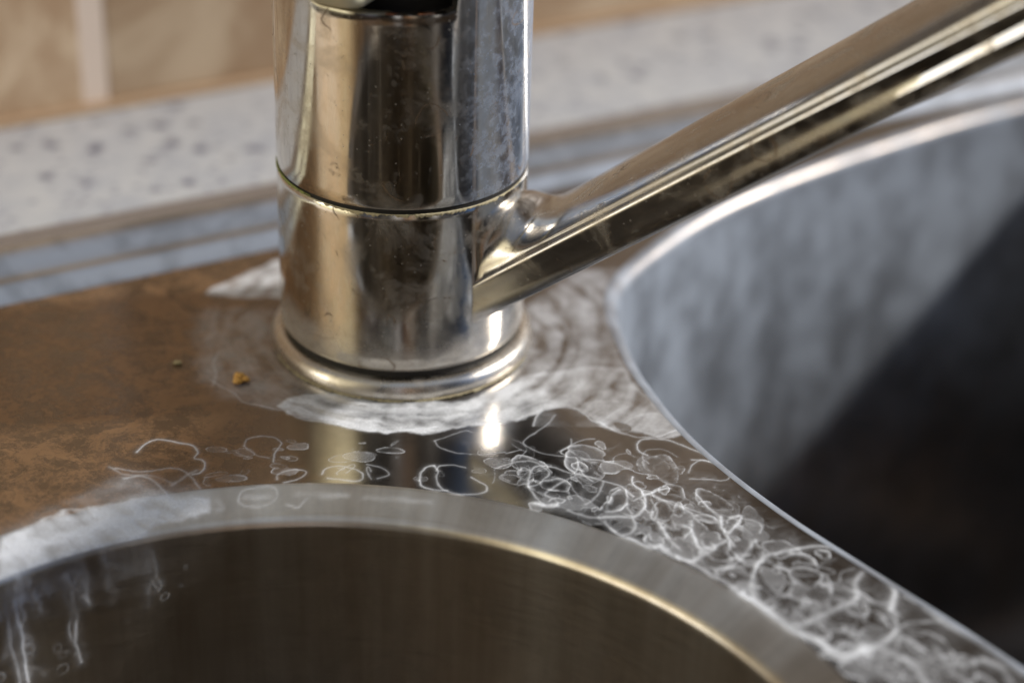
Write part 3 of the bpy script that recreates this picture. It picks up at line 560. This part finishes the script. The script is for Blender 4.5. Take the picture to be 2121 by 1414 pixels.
M_DECK = steel_mat('spotted_steel', TH, True, True, base=(.30, .285, .27), rough=.14)
M_RIM = steel_mat('rim_steel', TH, False, False, base=(.55, .55, .55), rough=.30, blotch=1.0)
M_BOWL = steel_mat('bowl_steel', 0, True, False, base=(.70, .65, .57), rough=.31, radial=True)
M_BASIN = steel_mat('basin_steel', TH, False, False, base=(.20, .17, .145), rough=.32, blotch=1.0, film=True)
M_UP = chrome_mat('worn_chrome_sleeve', .30, rough=.03, splash_sheen_right=True)
M_LOW = chrome_mat('worn_chrome_body', .40, seedloc=(3, 1, 0), zfog=(1.1, .25))
M_SPOUT = chrome_mat('worn_chrome_spout', .42, warm=(.48, .46, .44), rough=.12, seedloc=(7, 2, 1))
M_RING = chrome_mat('dull_chrome_ring', .5, warm=(.62, .58, .52), rough=.20, seedloc=(1, 5, 1))
M_BLACK = plain('dull_black', (.012, .010, .008), .7)  # near-black for the gaskets and the cartridge
M_CRUD = plain('tan_scale', (.42, .36, .22), .8, var=.5, scale=14)
M_GREEN = plain('olive_scale', (.22, .24, .07), .8, var=.5, scale=14)
M_COPPER = plain('coppery_metal', (.45, .18, .10), .35, .8)
M_CREAM = plain('cream_chrome', (.85, .80, .58), .35, .3, var=.08, scale=2)
M_BROWN = plain('plain_brown', (.17, .14, .12), .6)
M_CRUMB = plain('orange_crumb', (.62, .33, .07), .5, var=.35, scale=10)
M_SEED = plain('pale_seed', (.45, .38, .20), .5, scale=8)

# ------------------------------------------------------------------ wall and worktop
NW, NC, ZC = 12.35, 6.95, 0.10            # wall line, worktop front line, worktop height


def box_sn(s0, s1, n0, n1, z0, z1, bev=0.0):
    c = [(s0, n0), (s1, n0), (s1, n1), (s0, n1)]
    v = []; 
    if bev:
        for z, d in ((z0, 0), (z1 - bev, 0), (z1 - bev * .3, bev * .3), (z1, bev)):
            for (s, n), (a, b_) in zip(c, ((1, 1), (-1, 1), (-1, -1), (1, -1))): v.append([*sn(s + a * d, n + b_ * d), z])
        m = 4
    else:
        for z in (z0, z1):
            for s, n in c: v.append([*sn(s, n), z])
        m = 2
    f = [[3, 2, 1, 0], [4 * m - 4, 4 * m - 3, 4 * m - 2, 4 * m - 1]]
    for i in range(m - 1):
        for j in range(4): k = (j + 1) % 4; f.append([i * 4 + j, i * 4 + k, i * 4 + 4 + k, i * 4 + 4 + j])
    return v, f


def worktop_mat():
    m, b_, out = new_mat('speckled_worktop'); v = b_.coords()
    n1 = b_.noise(v, 1.1, 3, .5); n2 = b_.noise(v, 3.0, 3, .5)
    vd = b_.vor(v, 1.35, 'F1'); vc = b_.vor(v, 1.35, 'F1', 'Color')
    s_ = b_.n('ShaderNodeSeparateColor'); b_.l(vc, s_.inputs[0])
    pick = b_.mapr(s_.outputs[0], .20, .45)
    blob = b_.math('MULTIPLY', b_.mapr(b_.math('ADD', vd, b_.math('MULTIPLY', n2, .45)), .30, .62, 1.0, 0.0), pick)
    vd2 = b_.vor(v, 2.7, 'F1'); blob2 = b_.math('MULTIPLY', b_.mapr(vd2, .12, .36, 1.0, 0.0), .8)
    base = b_.mix(n1, (.27, .28, .31, 1), (.46, .45, .43, 1))
    base = b_.mix(blob2, base, (.19, .19, .22, 1))
    base = b_.mix(b_.math('MULTIPLY', blob, .9), base, (.08, .08, .11, 1))
    p = principled(b_, Base_Color=base, Roughness=.35)
    b_.l(p.outputs[0], out.inputs[0]); return m


def tile_mat():
    m, b_, out = new_mat('sandstone_tile'); v = b_.coords()
    n1 = b_.noise(v, .35, 5, .6, .5); n2 = b_.noise(v, 1.3, 4, .6)
    base = b_.mix(b_.mapr(n1, .38, .62), (.34, .21, .115, 1), (.60, .46, .31, 1))
    base = b_.mix(b_.math('MULTIPLY', n2, .5), base, (.52, .39, .25, 1))
    p = principled(b_, Base_Color=base, Roughness=.4); b_.l(p.outputs[0], out.inputs[0]); return m


v, f = box_sn(-45, 55, NC, NW + 1.0, -2.5, ZC, .06)
tag(make('worktop', v, f, worktop_mat()), 'pale grey speckled kitchen worktop running behind the steel sink', 'worktop')

wall = thing('tiled_wall', 'sand coloured tiled wall with pale upright grout line behind the worktop', 'wall')
v, f = box_sn(-45, 55, NW + .02, NW + 2, ZC - .02, 16)
make('grout', v, f, plain('pale_grout', (.66, .54, .44), .8, var=.1), wall)
TM = tile_mat()
S0, TW, THH = -1.95, 19.6, 15.4         # one joint stands at s = S0
vs, fs = [], []
for i in range(-2, 3):
    for j in range(1):
        s0 = S0 + i * TW + .30; s1 = S0 + (i + 1) * TW - .30
        z0 = ZC + .16 + j * (THH + .4); z1 = z0 + THH
        prof = [(0, .30), (0, .03), (.03, .008), (.07, 0)]
        base = len(vs)
        for d, n in prof:
            for s, z in ((s0 + d, z0 + d), (s1 - d, z0 + d), (s1 - d, z1 - d), (s0 + d, z1 - d)):
                vs.append([*sn(s, NW + n), z])
        for a in range(3):
            for c in range(4): e = (c + 1) % 4; fs.append([base + a * 4 + c, base + a * 4 + e, base + a * 4 + 4 + e, base + a * 4 + 4 + c])
        fs.append([base + 12, base + 13, base + 14, base + 15])
make('tiles', vs, fs, TM, wall)
v, f = box_sn(-45, 55, NW - .22, NW + .1, ZC + .002, ZC + .17, .08)
make('joint_shadow_bead', v, f, plain('brown_joint_shade', (.33, .22, .13), .6), wall)  # brown bead, its colour stands in for the thin shadow along the joint

# ------------------------------------------------------------------ sink
sink = thing('kitchen_sink', 'stainless steel sink with round bowl and large basin, spotted with white limescale', 'sink')

# outline of the large basin in (s, n)
BPTS = [(5.3, .60), (6.4, 1.25), (7.7, 1.9), (9.3, 2.5), (11.5, 3.05), (14, 3.5), (17, 3.9), (20, 3.95), (22, 3.3), (23.2, 1.4), (23.6, -2), (23.4, -8),
        (22.8, -14), (21.4, -18.6), (19, -20.8), (15, -21.5), (10.5, -21.6), (8, -21), (5.9, -19.6), (4.6, -17), (4.12, -13.6),
        (3.83, -11.85), (3.58, -10.6), (3.37, -9.55), (3.17, -8.5), (3.02, -7.3), (2.95, -6.2), (2.96, -5.2), (3.07, -4.15),
        (3.27, -3.0), (3.56, -2.03), (4.0, -.85), (4.55, -.02)]
def closed_smooth(pts, sub):
    P = np.asarray(pts, float); n_ = len(P); out = []
    for i in range(n_):
        a, b_, c, d = P[i - 1], P[i], P[(i + 1) % n_], P[(i + 2) % n_]
        t = np.linspace(0, 1, sub, endpoint=False)[:, None]
        out.append(.5 * (2 * b_ + (c - a) * t + (2 * a - 5 * b_ + 4 * c - d) * t ** 2 + (3 * b_ - a - 3 * c + d) * t ** 3))
    return np.vstack(out)
BO = closed_smooth(BPTS, 14)
for _ in range(6):
    BO = .25 * np.roll(BO, 1, 0) + .5 * BO + .25 * np.roll(BO, -1, 0)
BO_xy = BO @ np.stack([E1, E2])
_tan = np.roll(BO_xy, -1, 0) - np.roll(BO_xy, 1, 0); _tan /= np.linalg.norm(_tan, axis=1)[:, None]
INW = np.stack([_tan[:, 1], -_tan[:, 0]], 1)          # inward (outline runs clockwise)
if ((BO_xy + INW).mean(0) - BO_xy.mean(0)) is not None:
    cen = BO_xy.mean(0)
    if ((cen - BO_xy) * INW).sum() < 0: INW = -INW

# deck: tensor grid in (s, n), snapped to the hole outlines
def axis(lo, f0, f1, hi, fine, coarse):
    a = np.arange(lo, f0, coarse); b_ = np.arange(f0, f1, fine); c = np.arange(f1, hi + 1e-6, coarse)
    return np.concatenate([a, b_, c])
FINE = .02
sa = axis(-24, -9.2, 6.0, 34, FINE, .3); na = axis(-24, -13.4, 4.25, 4.25, FINE, .3)
na = na[na <= 4.25]; na = np.append(na, 4.3)
Sg, Ng = np.meshgrid(sa, na, indexing='ij')
XY = Sg[..., None] * E1 + Ng[..., None] * E2
ext = XY.reshape(-1, 2).copy(); spn = Sg.ravel(); npn = Ng.ravel()
hs = np.where((spn > -9.25) & (spn < 6.0), FINE, .3); hn = np.where((npn > -13.45), FINE, .3); hh = np.maximum(hs, hn) * .75
# round bowl
dv = ext - BC; rr = np.hypot(*dv.T)
# basin: signed distance
BS = closed_smooth(BPTS, 14)
def seg_near(P, poly):
    bd = np.full(len(P), 1e9); bp = np.zeros_like(P)
    for i in range(len(poly)):
        a = poly[i]; v_ = poly[(i + 1) % len(poly)] - a; L = v_ @ v_
        t = np.clip((P - a) @ v_ / L, 0, 1); q = a + t[:, None] * v_; d = np.hypot(*(P - q).T)
        m_ = d < bd; bd[m_] = d[m_]; bp[m_] = q[m_]
    return bd, bp
inside_b = pip(ext[:, 0], ext[:, 1], [tuple(q) for q in BO_xy])
tree_cand = np.zeros(len(ext), bool)
# only points close to the outline need the exact distance
Gs = ((ext[:, None, 0] - BO_xy[None, ::8, 0]) ** 2 + (ext[:, None, 1] - BO_xy[None, ::8, 1]) ** 2).min(1) if len(ext) < 1 else None
cellid = {}
cs = .5
occ = set()
for q in BO_xy:
    for dx in (-1, 0, 1):
        for dy in (-1, 0, 1): occ.add((int(math.floor(q[0] / cs)) + dx, int(math.floor(q[1] / cs)) + dy))
ci = np.floor(ext / cs).astype(int); key = ci[:, 0] * 100000 + ci[:, 1]
okeys = np.array([a * 100000 + c for a, c in occ]); cand = np.isin(key, okeys)
idx = np.nonzero(cand)[0]
bd, bp = seg_near(ext[idx], BO_xy)
sdB = np.where(inside_b, 9.0, -9.0); sdB[idx] = np.where(inside_b[idx], bd, -bd)
sdC = RB - rr                                   # + inside bowl
keepv = np.ones(len(ext), bool)
# snap
m_ = np.abs(sdC) < hh; ext[m_] = BC + dv[m_] / rr[m_][:, None] * RB; sdC[m_] = 0
nearb = np.zeros(len(ext), bool); nearb[idx] = bd < hh[idx]
full_bp = np.zeros_like(ext); full_bp[idx] = bp
ext[nearb] = full_bp[nearb]; sdB[nearb] = 0
keepv = (sdC <= 1e-9) & (sdB <= 1e-9)
nS, nN = len(sa), len(na)
id_ = np.arange(nS * nN).reshape(nS, nN)
q4 = np.stack([id_[:-1, :-1], id_[1:, :-1], id_[1:, 1:], id_[:-1, 1:]], -1).reshape(-1, 4)
allsn = (sdC[q4] == 0).all(1) | (sdB[q4] == 0).all(1)
q4 = q4[keepv[q4].all(1) & ~allsn]
used = np.unique(q4); remap = -np.ones(len(ext), int); remap[used] = np.arange(len(used))
DV = np.column_stack([ext[used], np.zeros(len(used))]); q4 = remap[q4]
# slight natural unevenness of pressed sheet steel
DV[:, 2] += .006 * (fbm(DV[:, 0] * .35, DV[:, 1] * .35, 5, 2) - .5) * np.clip(np.minimum(-sdC[used], -sdB[used]) * 2, 0, 1)
deck = make('deck', DV, q4, M_DECK, sink, sharp=None)
add_attr(deck, DV)

# round bowl: flange under the deck, sloping brushed band, rolled lip, wall, floor
prof = [(RB + .5, -.012), (RB + .03, -.012), (RB, -.001), (RB - .05, -.01)]
prof += [(RB - .05 - .52 * t, -.01 - .21 * t) for t in np.linspace(.06, 1, 16)]
prof += [(RB - .57 - .19 * (math.sin(t) - math.sin(.38)) / (1 - math.sin(.38)), -.22 - .22 * (math.cos(.38) - math.cos(t))) for t in np.linspace(.45, 1.57, 12)]
zz = list(np.linspace(-.50, -5.2, 130)); prof += [(RB - .765 - .02 * (-.45 - z), z) for z in zz]
prof += [(RI - .3 - 1.2 * (1 - math.cos(t)), -5.2 - 7 * 0 - 6.5 * math.sin(t) * .35 - 6.0 * (t / 1.57)) for t in np.linspace(.05, 1.57, 24)]
prof += [(5.5, -13.7), (1.9, -13.9)]
ang = np.concatenate([np.linspace(R(28), R(150), 880, endpoint=False), np.linspace(R(150), R(388), 240, endpoint=False)])
pr = np.array(prof)
rings = np.stack([BC[0] + pr[:, :1] * np.cos(ang), BC[1] + pr[:, :1] * np.sin(ang), pr[:, 1:] + 0 * ang], -1)
BVv, BVf = loft(rings)
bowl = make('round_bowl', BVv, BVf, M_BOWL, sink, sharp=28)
add_attr(bowl, BVv)
v, f = lathe([(1.95, -13.85), (1.7, -13.9), (1.5, -14.1), (.6, -14.15), (.02, -14.15)], 64, BC)
make('drain', v, f, M_RIM, bowl)

# large basin
def basin_rings(seq):
    out = []
    for d, z in seq:
        q = BO_xy + INW * d
        out.append(np.column_stack([q, np.full(len(q), z)]))
    return np.array(out)
seq = [(-.5, -.012), (-.02, -.012), (0, -.001)]
seq += [(.30 * math.sin(t), -.30 * (1 - math.cos(t))) for t in np.linspace(.12, 1.5, 14)]
seq += [(.34, -.8), (.42, -2), (.62, -5), (.8, -9.5), (1.0, -14)] 
seq += [(1.0 + 1.6 * (1 - math.cos(t)), -14 - 1.8 * math.sin(t)) for t in np.linspace(.15, 1.57, 10)]
brs = basin_rings(seq)
cx = BO_xy.mean(0); last = brs[-1].copy()
fl = []
for k in (.8, .5, .2, .02):
    q = last.copy(); q[:, :2] = cx + (q[:, :2] - cx) * k; q[:, 2] = -15.8 - .5 * (1 - k); fl.append(q)
v, f = loft(np.concatenate([brs, np.array(fl)]))
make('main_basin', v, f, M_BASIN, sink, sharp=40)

# raised outer rim: slope up from the deck, narrow crown, roll down to the worktop
rp = [(4.3, 0.0), (4.38, .03), (4.5, .11), (4.66, .22), (4.76, .255), (4.86, .25), (4.92, .20), (4.98, .175), (5.05, .185), (5.2, .25), (5.45, .38),
      (5.6, .44), (5.75, .46), (5.9, .43), (6.0, .32), (6.05, .10)]
rp = fillet(rp, .03, 3)
ss = np.arange(-24, 34.1, .5)
rr_ = np.array([[[*sn(s, n), z] for s in ss] for n, z in rp])
v, f = loft(rr_, closed=False)
make('raised_rim', v, f, M_RIM, sink, sharp=60)
v, f = box_sn(-24, 34, 6.06, NC + .04, -.3, ZC + .045, .03)
make('rim_gap_strip', v, f, M_BROWN, sink)  # brown strip across the gap between rim and worktop

# ------------------------------------------------------------------ tap
tap = thing('mixer_tap', 'chrome single lever kitchen mixer tap with rising spout, standing on the sink', 'tap')

rp = [(2.10, .0), (2.44, .0), (2.475, .03), (2.485, .10), (2.475, .20), (2.435, .28), (2.36, .34), (2.27, .36), (2.17, .35), (2.0, .33)]
v, f = lathe(rp); make('base_ring', v, f, M_RING, tap, sharp=50)
v, f = lathe([(1.9, .25), (2.19, .25), (2.19, .56), (1.9, .56)]); make('base_gasket', v, f, M_BLACK, tap)

lp = [(1.9, .50), (2.20, .50), (2.255, .515), (2.285, .55), (2.30, .62)] + [(2.30, z) for z in np.linspace(.8, 3.55, 12)] + [(2.295, 3.66), (2.27, 3.70), (2.0, 3.705)]
v, f = lathe(lp, 320); body = make('rotating_body', v, f, M_LOW, tap, sharp=40)
v, f = lathe([(1.9, 3.6), (2.262, 3.6), (2.262, 3.82), (1.9, 3.82)], 200); make('seam_gasket', v, f, M_BLACK, tap)

# upper sleeve with a cut-out for the lever
seg = 720; th = np.linspace(0, 2 * np.pi, seg, endpoint=False)
def top_z(t):
    d = math.degrees(math.atan2(math.sin(t + math.pi / 2), math.cos(t + math.pi / 2)))   # 0 at the front, + right
    lo, hi = -44.0, 24.5
    if lo < d < hi:
        e = min(d - lo, hi - d); z = 7.37 + .10 * max(0, 1 - e / 7.0) ** 2
        k = min(1, e / 1.2); return z * k + 9.0 * (1 - k)
    return 9.0
tz = np.array([top_z(t) for t in th])
ringsU = []
for r_, k in [(1.95, -2), (2.255, -1), (2.285, 0), (2.30, 0.02)] + [(2.30, x) for x in np.linspace(.06, .985, 22)] + [(2.292, .997), (2.27, 1.0), (2.09, 1.0), (2.08, .9), (2.08, .3), (2.08, .06)]:
    if k == -2: z = np.full(seg, 3.775)
    elif k == -1: z = np.full(seg, 3.775)
    else: z = 3.79 + (tz - 3.79) * k
    ringsU.append(np.column_stack([r_ * np.cos(th), r_ * np.sin(th), z]))
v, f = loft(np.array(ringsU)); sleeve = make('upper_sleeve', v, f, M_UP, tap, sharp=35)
# cap over the sleeve, cartridge inside
v, f = lathe([(2.28, 9.0), (2.30, 9.05), (2.28, 9.3), (2.1, 9.62), (1.6, 9.9), (.8, 10.05), (.02, 10.08)], 128)
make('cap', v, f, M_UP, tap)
v, f = lathe([(1.72, 6.6), (1.72, 7.0), (1.6, 7.2), (1.6, 8.9), (.02, 8.95)], 96); cart = make('cartridge', v, f, M_BLACK, tap)
for aa in (-8, 14):
    d = R(aa) - math.pi / 2
    c = np.array([1.72 * math.cos(d), 1.72 * math.sin(d), 7.78]); rs = []
    for r_, h in ((.16, -.05), (.17, .06), (.13, .12), (.01, .13)):
        t_ = np.linspace(0, 2 * np.pi, 20, endpoint=False)
        side = np.array([-math.sin(d), math.cos(d), 0]); out_ = np.array([math.cos(d), math.sin(d), 0])
        rs.append(c + out_ * h + r_ * (np.cos(t_)[:, None] * side + np.sin(t_)[:, None] * np.array([0, 0, 1])))
    v, f = loft(np.array(rs)); make('screw', v, f, M_COPPER, cart)
# lever
ld = R(-29) - math.pi / 2
lo_ = np.array([math.cos(ld), math.sin(ld), 0]); ls = np.array([-math.sin(ld), math.cos(ld), 0])
rs = []
for t in np.linspace(1.2, 9.0, 24):
    zc = 7.80 + max(0, t - 2.45) * 1.05 - .10 * max(0, t - 4) ** 1.2
    hw = .66 - .02 * t; hz = .40 - .02 * max(0, t - 3)
    a = np.linspace(0, 2 * np.pi, 36, endpoint=False)
    sx = np.sign(np.cos(a)) * np.abs(np.cos(a)) ** .6; sz = np.sign(np.sin(a)) * np.abs(np.sin(a)) ** .75
    rs.append(lo_ * t + ls * (sx * hw)[:, None] + np.array([0, 0, 1]) * (zc + sz * hz)[:, None])
rs.append(rs[-1].mean(0) + (rs[-1] - rs[-1].mean(0)) * .02 + lo_ * .15)
v, f = loft(np.array(rs)); make('lever', v, f, M_CREAM, tap, sharp=50)

# spout
al, be = 0.406, 0.661
dh = np.array([math.cos(al), -math.sin(al), 0]); pf = np.array([-math.sin(al), -math.cos(al), 0]); upv = np.array([0, 0, 1.0])
sdir = dh * math.cos(be) + upv * math.sin(be)
RA = np.array([1.258, -1.925, 2.13])            # where the front ridge meets the body
w0, hc0, hf0 = 1.30, .323, .859
rs = []
for t in np.concatenate([np.linspace(-1.6, 0, 8), np.linspace(.05, 2.0, 44), np.linspace(2.1, 19, 110)]):
    W_ = w0 * (1 + .018 * t) if t > 0 else w0
    hc = hc0 * (1 + .053 * min(max(t, 0), 16)) + .70 / (1 + math.exp((t - .72) / .17))
    hf = hf0 * (1 + .005 * max(t, 0))
    c = RA - pf * w0 + sdir * t
    sec = []
    # front face, bottom to ridge; under crease opens along the spout
    k = min(1.0, max(0.0, (t - 4.0) / 6.0))
    fr = [(W_ - .10, -hf + .0), (W_ - .03, -hf + .03), (W_ - .005, -hf + .10)]
    fr += [(W_ - .005 + .02 * k, -hf * .62 + .02 * k), (W_ - .01 - .035 * k, -hf * .50 + .05 * k), (W_ - .005 - .035 * k, -hf * .3), (W_ - .0 - .015 * k, -.12)]
    fr += [(W_ + .0, -.05), (W_ - .008, -.025), (W_ - .03, .01), (W_ - .065, .04)]
    sec += fr
    x0 = W_ - .10
    for a in np.linspace(.10, math.pi - .10, 44):
        ca = math.cos(a); sec.append((x0 * ca, .05 + hc * (1 - ca * ca) ** .5))
    sec += [(-x, z) for x, z in reversed(fr)]
    sec = fillet(sec + [sec[0]], .0, 2)[:-1] if False else sec
    rs.append([c + pf * x + upv * z for x, z in sec])
v, f = loft(np.array(rs))
nf = f.tolist(); k_ = len(rs[0]); nf.append(list(range(len(v) - k_, len(v))))
spout = make('spout', v, nf, M_SPOUT, tap, sharp=30)

# crusted scale along the seam
def crud(name, r0, z0, a0, a1, w, h, mat, seed, parent):
    n_ = 420; a = np.linspace(R(a0), R(a1), n_); rs = []
    for i, t in enumerate(a):
        q = vnoise(np.array([t * 22.0]), np.array([0.3]), seed)[0]; q2 = vnoise(np.array([t * 75.0]), np.array([1.3]), seed + 3)[0]
        e = math.sin(math.pi * i / (n_ - 1)) ** .3
        hw = h * max(.12, -.25 + 1.5 * q + .8 * (q2 - .3)) * e; ww = w * (.5 + .6 * q2) * e + .004
        rad = r0 - .01
        zc = z0 - hw * .75
        ring = []
        for b_ in np.linspace(0, 2 * math.pi, 9)[:-1]:
            ring.append([(rad + ww * math.cos(b_)) * math.cos(t), (rad + ww * math.cos(b_)) * math.sin(t), zc + hw * math.sin(b_)])
        rs.append(ring)
    v, f = loft(np.array(rs)); return make(name, v, f, mat, parent, sharp=None)
crud('scale_crust', 2.30, 3.705, -150, -20, .014, .034, M_CRUD, 3, body)
crud('scale_crust', 2.30, 3.74, -190, -135, .022, .04, M_GREEN, 9, body)
# thin tan scale line where the ring meets the deck
crud('scale_crust', 2.485, .03, -160, -20, .02, .02, M_CRUD, 21, body)

# ------------------------------------------------------------------ crumbs on the deck
def blob(name, c, r, mat, seed, sq=(1, 1, .6), parts=1):
    g = random.Random(seed); vs, fs = [], []
    for k in range(parts):
        off = np.array([g.uniform(-1, 1) * r * .9, g.uniform(-1, 1) * r * .7, 0]) if parts > 1 else np.zeros(3)
        rr2 = r * g.uniform(.55, .9) if parts > 1 else r
        base = len(vs); nu, nv = 10, 7
        for i in range(nv + 1):
            for j in range(nu):
                ph = math.pi * i / nv; t = 2 * math.pi * j / nu
                q = 1 + (.35 * (g.random() - .5) if 0 < i < nv else 0)
                vs.append([c[0] + off[0] + rr2 * sq[0] * q * math.sin(ph) * math.cos(t), c[1] + off[1] + rr2 * sq[1] * q * math.sin(ph) * math.sin(t),
                           c[2] + rr2 * sq[2] * (1 + q * math.cos(ph))])
        for i in range(nv):
            for j in range(nu):
                e = (j + 1) % nu; fs.append([base + i * nu + j, base + i * nu + e, base + (i + 1) * nu + e, base + (i + 1) * nu + j])
    return make(name, vs, fs, mat, None, sharp=30)
tag(blob('food_crumb', (-2.95, -1.76, .0), .13, M_CRUMB, 4, (1.0, .8, .7), 4), 'small orange food crumb on the steel left of the tap base', 'crumb')
tag(blob('seed', (-4.18, -1.13, .0), .07, M_SEED, 8, (1.3, .6, .5)), 'tiny flat pale seed on the brown stained steel', 'seed')
